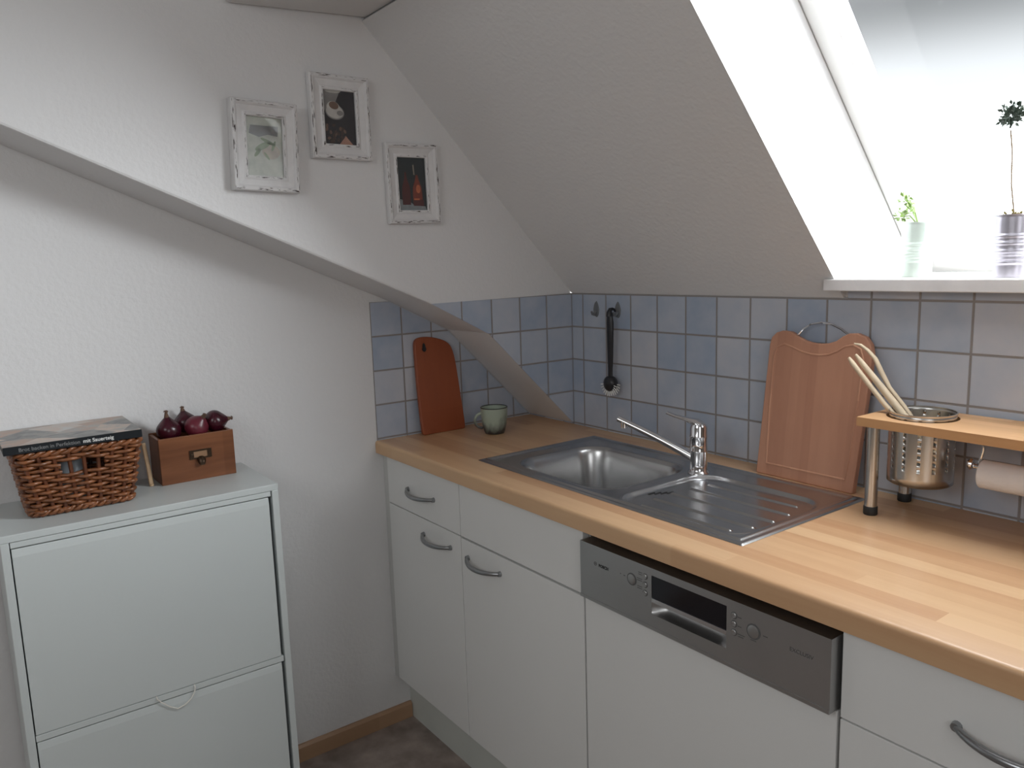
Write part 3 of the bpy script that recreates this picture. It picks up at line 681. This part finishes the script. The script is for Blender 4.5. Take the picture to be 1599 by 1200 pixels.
MB().tube([(1.260, .050, 1.53), (1.252, .045, 1.60), (1.250, .045, 1.66), (1.246, .042, 1.70)], .0016, 8).build('stem', M['stem'], p2)
m_ = MB(); leaves(m_, (1.246, .042, 1.728), .020, 260, .010, 1.0); m_.build('leaf_ball', M['leaf2'], p2)

# ------------------------------------------------------------------ shoe cabinet
SY_0, SY_1, SXF, SZT = -1.604, -1.018, .0487, .952
sc_ = thing('shoe_cabinet', 'tall white shoe cabinet with tip-out flaps against the left wall', 'cabinet', (-.1, -1.31, 0))
b = MB(); b.box(-.224, SXF, SY_0, SY_0 + .016, 0, .936).box(-.224, SXF, SY_1 - .016, SY_1, 0, .936).box(-.224, -.218, SY_0, SY_1, 0, .936)
b.box(-.236, SXF + .0005, SY_0 - .0005, SY_1 + .0005, .936, SZT)
b.box(-.218, SXF, SY_0 + .016, SY_1 - .016, 0, .04)
b.build('body', M['shoe'], sc_, bevel=.0015)
for za, zb in ((.9225, .9350), (.4845, .4990)): MB().box(SXF - .020, SXF - .001, SY_0 + .0175, SY_1 - .0190, za, zb).build('rail', M['shoe'], sc_, bevel=.001)
def flap(z0, z1):
    y0, y1 = SY_0 + .0185, SY_1 - .0250
    # front face with a sloping finger bevel along the top
    pts = [(SXF - .016, z0), (SXF - .001, z0), (SXF - .001, z1 - .018), (SXF - .0035, z1 - .001), (SXF - .016, z1)]
    vs = [(x, y0, z) for x, z in pts] + [(x, y1, z) for x, z in pts]; k = len(pts)
    return MB().add(vs, [list(range(k)), list(range(k, 2 * k))[::-1]] + [(i, (i + 1) % k, k + (i + 1) % k, k + i) for i in range(k)]).build('flap_door', M['shoe'], sc_, bevel=.001)
flap(.5005, .9205); flap(.045, .4825)
cdv = MB(); cdv.tube([(SXF - .004, -1.342, .4995), (SXF + .003, -1.342, .4950), (SXF + .003, -1.334, .484), (SXF + .004, -1.318, .468), (SXF + .004, -1.300, .456), (SXF + .004, -1.283, .460), (SXF + .003, -1.268, .470), (SXF + .003, -1.259, .484), (SXF + .003, -1.257, .4945), (SXF - .004, -1.257, .4995)], .0014, 7)
cdv.build('pull_cord', M['cord'], sc_, smooth=True)

# ------------------------------------------------------------------ basket
bk = thing('wicker_basket', 'brown woven wicker basket on the white shoe cabinet', 'basket', (-.12, -1.43, SZT))
def rect(z):
    k = (z - SZT) / .150
    return (-.205 - .022 * k, -.046 + .030 * k, -1.535 - .022 * k, -1.330 + .024 * k)
def per(z, t):   # rounded rectangle perimeter point and outward normal, t in 0..1
    x0, x1, y0, y1 = rect(z); r = .022; w_, d_ = x1 - x0 - 2 * r, y1 - y0 - 2 * r; segs_ = [w_, PI * r / 2, d_, PI * r / 2] * 2; tot = sum(segs_); q = (t % 1) * tot
    cx_ = [(x0 + r, y0), (x1 - r, y0 + r), (x1, y0 + r), (x1 - r, y1 - r), (x1 - r, y1), (x0 + r, y1 - r), (x0, y1 - r), (x0 + r, y0 + r)]
    for i, L in enumerate(segs_):
        if q <= L: break
        q -= L
    if i % 2 == 0:
        d = [(1, 0), (0, 1), (-1, 0), (0, -1)][i // 2]; n = (d[1], -d[0]); p_ = cx_[i]; return Vector((p_[0] + d[0] * q, p_[1] + d[1] * q, z)), Vector((n[0], n[1], 0)), tot
    a0 = [-PI / 2, 0, PI / 2, PI][i // 2]; a = a0 + q / r; p_ = cx_[i]; return Vector((p_[0] + r * math.cos(a), p_[1] + r * math.sin(a), z)), Vector((math.cos(a), math.sin(a), 0)), tot
NS = 30; NR = 15
st = MB()
for i in range(NS):
    t_ = (i + .5) / NS; pts = []
    for z in (SZT + .002, SZT + .03, SZT + .06, SZT + .09, SZT + .12, SZT + .148): pts.append(per(z, t_)[0])
    st.tube(pts, .0042, 6)
st.build('stakes', M['wicker2'], bk, smooth=True)
wv = MB()
for rI in range(NR):
    z = SZT + .012 + rI * .0088; r0 = .0042
    K = 150; seq = []
    for i in range(K + 1):
        t_ = i / K; P_, n_, tot = per(z + random.uniform(-.0006, .0006), t_); wob = .0052 * math.sin(PI * (t_ * NS + rI))
        P_ = P_ + n_ * wob; P_.z += .0012 * math.sin(t_ * 40 + rI * 2)
        gap = (P_.x > -.045 and 10 <= rI <= 12 and -1.468 < P_.y < -1.388)
        if gap:
            if len(seq) > 2: wv.tube(seq, r0, 6)
            seq = []
        else: seq.append(P_)
    if len(seq) > 2: wv.tube(seq, r0, 6)
wv.build('weave', M['wicker'], bk, smooth=True, ang=80)
br_ = MB()
for off, zz, rr_ in ((.0, SZT + .147, .0058), (PI, SZT + .147, .0058), (.0, SZT + .0095, .0052), (PI, SZT + .0095, .0052)):
    pts = []
    for i in range(241):
        t_ = i / 240; P_, n_, tot = per(zz, t_); a = t_ * 2 * PI * 22 + off; pts.append(P_ + n_ * .004 * math.cos(a) + Vector((0, 0, .0042 * math.sin(a))))
    br_.tube(pts, rr_ * .82, 6, cap=False)
br_.build('braided_border', M['wicker'], bk, smooth=True, ang=80)
MB().box(-.205, -.048, -1.530, -1.335, SZT + .001, SZT + .006).build('base', M['wicker2'], bk)
tag(MB().lathe([(.024, 0), (.030, .003), (.030, .10), (.024, .112), (.024, .122), (.0001, .123)], (-.100, -1.445, SZT + .0065), 28).build('glass_jar', M['glassjar'], smooth=True), 'greyish glass jar glimpsed through the basket hand hole', 'jar')
# book
BZ0, BZ1 = 1.1075, 1.1255
bt = thing('baking_book', 'black spined baking cookbook lying on the wicker basket', 'book', (-.12, -1.435, BZ0))
BX0, BX1, BY0, BY1 = -.232, -.006, -1.575, -1.304
MB().box(BX0 + .004, BX1 - .003, BY0 + .003, BY1 - .003, BZ0 + .002, BZ1 - .002).build('pages', M['pages'], bt)
MB().box(BX1 - .003, BX1, BY0, BY1, BZ0, BZ1).box(BX0, BX1 - .003, BY0, BY1, BZ0, BZ0 + .002).build('spine', M['spine'], bt, bevel=.0008)
def cover_mat():
    mt, t, b = newmat('book_cover_print')
    tc = N(t, 'ShaderNodeTexCoord'); v = N(t, 'ShaderNodeTexVoronoi'); setin(v, Scale=14.0); mp = N(t, 'ShaderNodeMapping'); mp.inputs['Scale'].default_value = (1.0, .8, 1)
    t.links.new(tc.outputs['Object'], mp.inputs[0]); t.links.new(mp.outputs[0], v.inputs['Vector'])
    n = N(t, 'ShaderNodeTexNoise'); setin(n, Scale=30.0, Detail=5.0, Distortion=1.2); t.links.new(mp.outputs[0], n.inputs['Vector'])
    s = N(t, 'ShaderNodeSeparateColor'); t.links.new(v.outputs['Color'], s.inputs[0])
    k = math_(t, 'ADD', math_(t, 'MULTIPLY', s.outputs[0], .6), math_(t, 'MULTIPLY', n.outputs['Fac'], .5))
    r = N(t, 'ShaderNodeValToRGB'); e = r.color_ramp.elements; e[0].position = .22; e[0].color = (.05, .05, .05, 1); e[1].position = .9; e[1].color = (.50, .50, .49, 1)
    for p_, c_ in ((.36, (.20, .20, .19)), (.5, (.42, .24, .15)), (.62, (.30, .29, .27)), (.75, (.52, .38, .29))): x = e.new(p_); x.color = rgba(c_)
    t.links.new(k, r.inputs[0]); t.links.new(r.outputs[0], b.inputs['Base Color']); b.inputs['Roughness'].default_value = .28
    return mt
MB().box(BX0, BX1 - .003, BY0, BY1, BZ1 - .002, BZ1).build('cover', cover_mat(), bt, bevel=.0005)
M['spinetxt'] = mat('grey_spine_print', (.20, .20, .20), .6); M['spinetxt2'] = mat('white_spine_print', (.72, .72, .70), .6)
text_mesh('Brot backen in Perfektion', .0112, 'spine_title', M['spinetxt'], bt, (0, 1, 0), (0, 0, 1), (BX1 + .0001, BY0 + .028, BZ0 + .0052), extr=.0002, bold=.0001)
text_mesh('mit Sauerteig', .0116, 'spine_title', M['spinetxt2'], bt, (0, 1, 0), (0, 0, 1), (BX1 + .0001, BY0 + .150, BZ0 + .0052), extr=.0002, bold=.0002)
# tan stick between basket and box
sk_ = MB(); sk_.tube([(-.150, -1.268, SZT + .003), (-.158, -1.270, SZT + .05), (-.168, -1.274, SZT + .108)], [.0055, .0052, .0048], 8, flat=((1, 0, 0), .5)); sk_.tube([(-.150, -1.268, SZT + .0005), (-.150, -1.268, SZT + .006)], [.0055, .005], 10)
tag(sk_.build('wooden_stick', M['tan'], smooth=True), 'slim tan wooden stick between the basket and the onion box', 'stick')

# ------------------------------------------------------------------ onion box
ob = thing('storage_box', 'brown stained wooden box with brass label holder, holding onions', 'box', (-.18, -1.155, SZT))
XB1, XB0, YB0, YB1, ZB1 = -.128, -.236, -1.2475, -1.0640, SZT + .118; T = .008
q = MB(); q.box(XB1 - T, XB1, YB0, YB1, SZT, ZB1).box(XB0, XB0 + T, YB0, YB1, SZT, ZB1).box(XB0 + T, XB1 - T, YB0, YB0 + T, SZT, ZB1 - .002).box(XB0 + T, XB1 - T, YB1 - T, YB1, SZT, ZB1 - .002).box(XB0 + T, XB1 - T, YB0 + T, YB1 - T, SZT, SZT + T)
q.build('box_body', M['box'], ob, bevel=.0012)
lh = MB(); yc, zc = -1.150, SZT + .067
lh.box(XB1, XB1 + .003, yc - .027, yc + .027, zc + .008, zc + .0115).box(XB1, XB1 + .003, yc - .027, yc + .027, zc - .0115, zc - .008).box(XB1, XB1 + .003, yc - .027, yc - .017, zc - .008, zc + .008).box(XB1, XB1 + .003, yc + .017, yc + .027, zc - .008, zc + .008)
for s_ in (-1, 1): lh.lathe([(.0025, 0), (.0022, .0045), (.0001, .005)], (XB1, yc + s_ * .022, zc), 10, rot=Matrix.Rotation(PI / 2, 3, 'Y'))
lho = lh.build('label_holder', M['brass'], ob)
MB().box(XB1, XB1 + .0008, yc - .017, yc + .017, zc - .008, zc + .008).build('label_card', M['card'], lho)
pl = MB(); k = 12; vs = []
pl.tube([(XB1 + .001, yc, zc - .013), (XB1 + .006, yc, zc - .016), (XB1 + .012, yc, zc - .022), (XB1 + .013, yc, zc - .027)], [.010, .011, .0085, .005], 12, flat=((1, 0, 0), .7)); pl.build('pull', M['brass'], ob, smooth=True)
def onion(c, r, rot, mt, lab, stretch=1.0, neck=.016, hair=False):
    t = thing('red_onion', lab, 'onion', c, 'red onions in the wooden box')
    rm_ = Matrix.Rotation(rot[0], 3, 'X') @ Matrix.Rotation(rot[1], 3, 'Y')
    pf_ = []
    for i in range(17):
        a = -PI / 2 + PI * i / 16; rad = r * math.cos(a); z = r * math.sin(a) * .92 * stretch
        if a > .6: z += (a - .6) ** 2 * r * .42; rad *= 1 - .12 * (a - .6)
        if i == 0: rad = .001
        if i == 16: rad = .004; 
        pf_.append((rad, z))
    zt = pf_[-1][1]
    o_ = MB().lathe(pf_, (0, 0, 0), 28, rot=rm_).build('bulb', mt, t, smooth=True, ang=80); o_.matrix_parent_inverse = Matrix.Identity(4)
    nk = MB(); nk.tube([rm_ @ Vector((0, 0, zt - .006)), rm_ @ Vector((.001, 0, zt + neck * .5)), rm_ @ Vector((.002, .002, zt + neck))], [.0065, .0035, .0045], 9)
    for i in range(6):
        a = i * 1.05; nk.tube([rm_ @ Vector((0, 0, zt + neck * .6)), rm_ @ Vector((.004 * math.cos(a), .004 * math.sin(a), zt + neck * 1.05)), rm_ @ Vector((.006 * math.cos(a + .9), .006 * math.sin(a + .9), zt + neck * .85 - .001))], [.0014, .001, .0006], 5)
    o_ = nk.build('neck', M['onionneck'], t, smooth=True); o_.matrix_parent_inverse = Matrix.Identity(4)
    return t
onion((-.1700, -1.2110, 1.0820), .0300, (.06, 0), M['onion'], 'dark red onion at the left end, standing upright with a dry curled neck', 1.04, .011)
onion((-.2040, -1.1610, 1.0900), .0290, (.1, -.15), M['onion'], 'dark red onion at the back, mostly hidden behind the lighter one', .95, .006)
onion((-.1620, -1.1450, 1.0835), .0300, (-.5, .5), M['onion2'], 'lighter wine red onion at the front middle of the box', .98, .004)
onion((-.1780, -1.0940, 1.0880), .0300, (-1.45, .2), M['onion'], 'dark red onion at the right end, lying on its side', .95, .006)

# ------------------------------------------------------------------ pictures
def flat_poly(mb, mi, pts, off):
    mb.mi = mi; mb.add([(off, p_[0], p_[1]) for p_ in pts], [list(range(len(pts)))])
def ell(cy, cz, ry, rz, n=28, rot=0):
    return [(cy + ry * math.cos(a) * math.cos(rot) - rz * math.sin(a) * math.sin(rot), cz + ry * math.cos(a) * math.sin(rot) + rz * math.sin(a) * math.cos(rot)) for a in [2 * PI * i / n for i in range(n)]]
def picture(cy, cz, w_, h_, tilt, lab, art, pw, ph, dep=0):
    t = thing('picture_frame', lab, 'picture frame', (.0, cy, cz))
    t.rotation_euler = (tilt, 0, 0)
    u = (w_ - pw) / 2
    pr_ = [(0, .001), (0, .014), (.002, .017), (.0085, .018), (.0115, .0155), (.0135, .013), (.0165, .0125), (u - .010, .0095), (u - .006, .0120), (u - .002, .0120), (u, .010), (u, .004)]
    pr_ = [pr_[0]] + [(a_, b_ + dep) for a_, b_ in pr_[1:]]
    kinds = ['f', 'f', 'c', 'f', 'f', 'f', 'f', 'f', 'c', 'f', 'f']
    b = MB()
    def rc(q): uu, hh = q; return [(hh, -w_ / 2 + uu, -h_ / 2 + uu), (hh, w_ / 2 - uu, -h_ / 2 + uu), (hh, w_ / 2 - uu, h_ / 2 - uu), (hh, -w_ / 2 + uu, h_ / 2 - uu)]
    for i in range(len(pr_) - 1):
        A, B = rc(pr_[i]), rc(pr_[i + 1])
        for s_ in range(4):
            j = (s_ + 1) % 4; b.mi = 0 if kinds[i] == 'f' else (2 if s_ % 2 == 0 else 1); b.add([A[s_], A[j], B[j], B[s_]], [(0, 1, 2, 3)])
    fo = b.build('frame', [M['frame'], M['chip_v'], M['chip_h']], t); fo.matrix_parent_inverse = Matrix.Identity(4)
    a = MB(); mats_ = art(a, pw / 2, ph / 2); ao = a.build('picture', mats_, t); ao.matrix_parent_inverse = Matrix.Translation((dep, 0, 0))
    go = MB().box(.0052, .0060, -pw / 2 - .001, pw / 2 + .001, -ph / 2 - .001, ph / 2 + .001).build('glass', M['picglass'], t); go.matrix_parent_inverse = Matrix.Translation((dep, 0, 0))
    return t
def pm(n, c): return mat('print_' + n, c, .5, noise=.15, nscale=60)
def art_reflection(a, w_, h_):   # pale print; grey and greens imitate window and plants reflected in the glass
    ms = [pm('pale', (.40, .42, .36)), pm('grey', (.12, .12, .12)), pm('green', (.16, .22, .12)), pm('beige', (.35, .31, .24))]
    flat_poly(a, 0, [(-w_, -h_), (w_, -h_), (w_, h_), (-w_, h_)], .0035)
    flat_poly(a, 1, [(-w_ * .75, h_ * .70), (w_ * .8, h_ * .72), (w_ * .75, h_ * .38), (w_ * .2, h_ * .42), (-w_ * .3, h_ * .32), (-w_ * .85, h_ * .42)], .0037)
    flat_poly(a, 3, ell(w_ * .35, -h_ * .15, w_ * .5, h_ * .25), .0037)
    for c_ in ((-.1, 0.02, .5, .2, .5), (.2, .18, .45, .12, -.4), (-.4, -.2, .3, .12, .9), (.1, -.3, .25, .08, 2.2), (.5, .05, .3, .1, 1.2)): flat_poly(a, 2, ell(w_ * c_[0], h_ * c_[1], w_ * c_[2], h_ * c_[3] * .5, 16, c_[4]), .0039)
    return ms
def art_coffee(a, w_, h_):
    ms = [pm('black', (.014, .012, .017)), pm('china', (.50, .48, .45)), pm('coffee', (.16, .09, .06)), pm('bean', (.05, .028, .020)), pm('napkin', (.42, .22, .16)), pm('shade', (.22, .21, .20))]
    flat_poly(a, 0, [(-w_, -h_), (w_, -h_), (w_, h_), (-w_, h_)], .0033)
    flat_poly(a, 5, [(-w_, h_), (w_ * .15, h_), (-w_ * .2, h_ * .55), (-w_, h_ * .2)], .0034)
    flat_poly(a, 1, ell(-w_ * .35, h_ * .92, w_ * .5, h_ * .075), .0035)
    flat_poly(a, 5, ell(-w_ * .28, h_ * .20, w_ * .60, h_ * .27, 28, -.15), .0035); flat_poly(a, 1, ell(-w_ * .28, h_ * .21, w_ * .54, h_ * .235, 28, -.15), .0036)
    flat_poly(a, 1, ell(-w_ * .36, h_ * .34, w_ * .42, h_ * .22, 28, -.2), .0037); flat_poly(a, 2, ell(-w_ * .32, h_ * .42, w_ * .30, h_ * .13, 28, -.2), .0038)
    flat_poly(a, 5, ell(w_ * .05, h_ * .17, w_ * .2, h_ * .09), .0038)
    for i in range(26):
        flat_poly(a, 3 if i % 3 else 2, ell(random.uniform(-.85, .4) * w_, random.uniform(-.85, -.25) * h_, w_ * .12, h_ * .05, 10, random.uniform(0, 3)), .0034 + i * 1e-5)
    flat_poly(a, 4, [(-w_ * .2, -h_), (w_ * .92, -h_), (w_ * .35, -h_ * .62)], .0038)
    return ms
def art_bottles(a, w_, h_):
    ms = [pm('teal_black', (.012, .022, .026)), pm('bottle_red', (.19, .030, .014)), pm('bottle_dark', (.08, .012, .012)), pm('cloth', (.24, .27, .28)), pm('cork', (.35, .30, .24)), pm('flame', (.55, .14, .05))]
    flat_poly(a, 0, [(-w_, -h_), (w_, -h_), (w_, h_), (-w_, h_)], .0033)
    flat_poly(a, 3, [(-w_, -h_), (w_, -h_), (w_ * .9, -h_ * .84), (w_ * .1, -h_ * .80), (-w_ * .2, -h_ * .65), (-w_, -h_ * .55)], .0034)
    def bottle(c, k, mi, o, top):
        pts = [(-.34, -.78), (.34, -.78), (.36, -.40), (.32, -.10), (.16, .12), (.08, .30), (.07, top), (-.07, top), (-.08, .30), (-.16, .12), (-.32, -.10), (-.36, -.40)]
        flat_poly(a, mi, [(c + p_[0] * w_ * k, p_[1] * h_) for p_ in pts], o)
    bottle(-w_ * .42, .85, 2, .0035, .45); bottle(w_ * .38, .95, 1, .0036, .35)
    flat_poly(a, 4, [(w_ * .16, h_ * .35), (w_ * .24, h_ * .35), (w_ * .20, h_ * .74), (w_ * .12, h_ * .72)], .0037)
    flat_poly(a, 5, ell(w_ * .45, -h_ * .18, w_ * .16, h_ * .16), .0038); flat_poly(a, 2, [(w_ * .05, -h_ * .82), (w_ * .80, -h_ * .82), (w_ * .78, -h_ * .58), (w_ * .07, -h_ * .58)], .0039)
    flat_poly(a, 5, [(w_ * .1, -h_ * .60), (w_ * .5, -h_ * .60), (w_ * .5, -h_ * .54), (w_ * .1, -h_ * .54)], .0040)
    return ms
picture(-.9735, 1.770, .160, .210, -.030, 'white distressed picture frame with a pale green window reflection painted into its print, leftmost and lower than its neighbour', art_reflection, .087, .139, .012)
picture(-.7720, 1.854, .161, .206, -.004, 'white distressed picture frame with a coffee cup print, highest of the three', art_coffee, .086, .141, .005)
picture(-.5690, 1.6975, .160, .2125, .018, 'white distressed picture frame with two red bottles, lowest and nearest the corner', art_bottles, .087, .141)
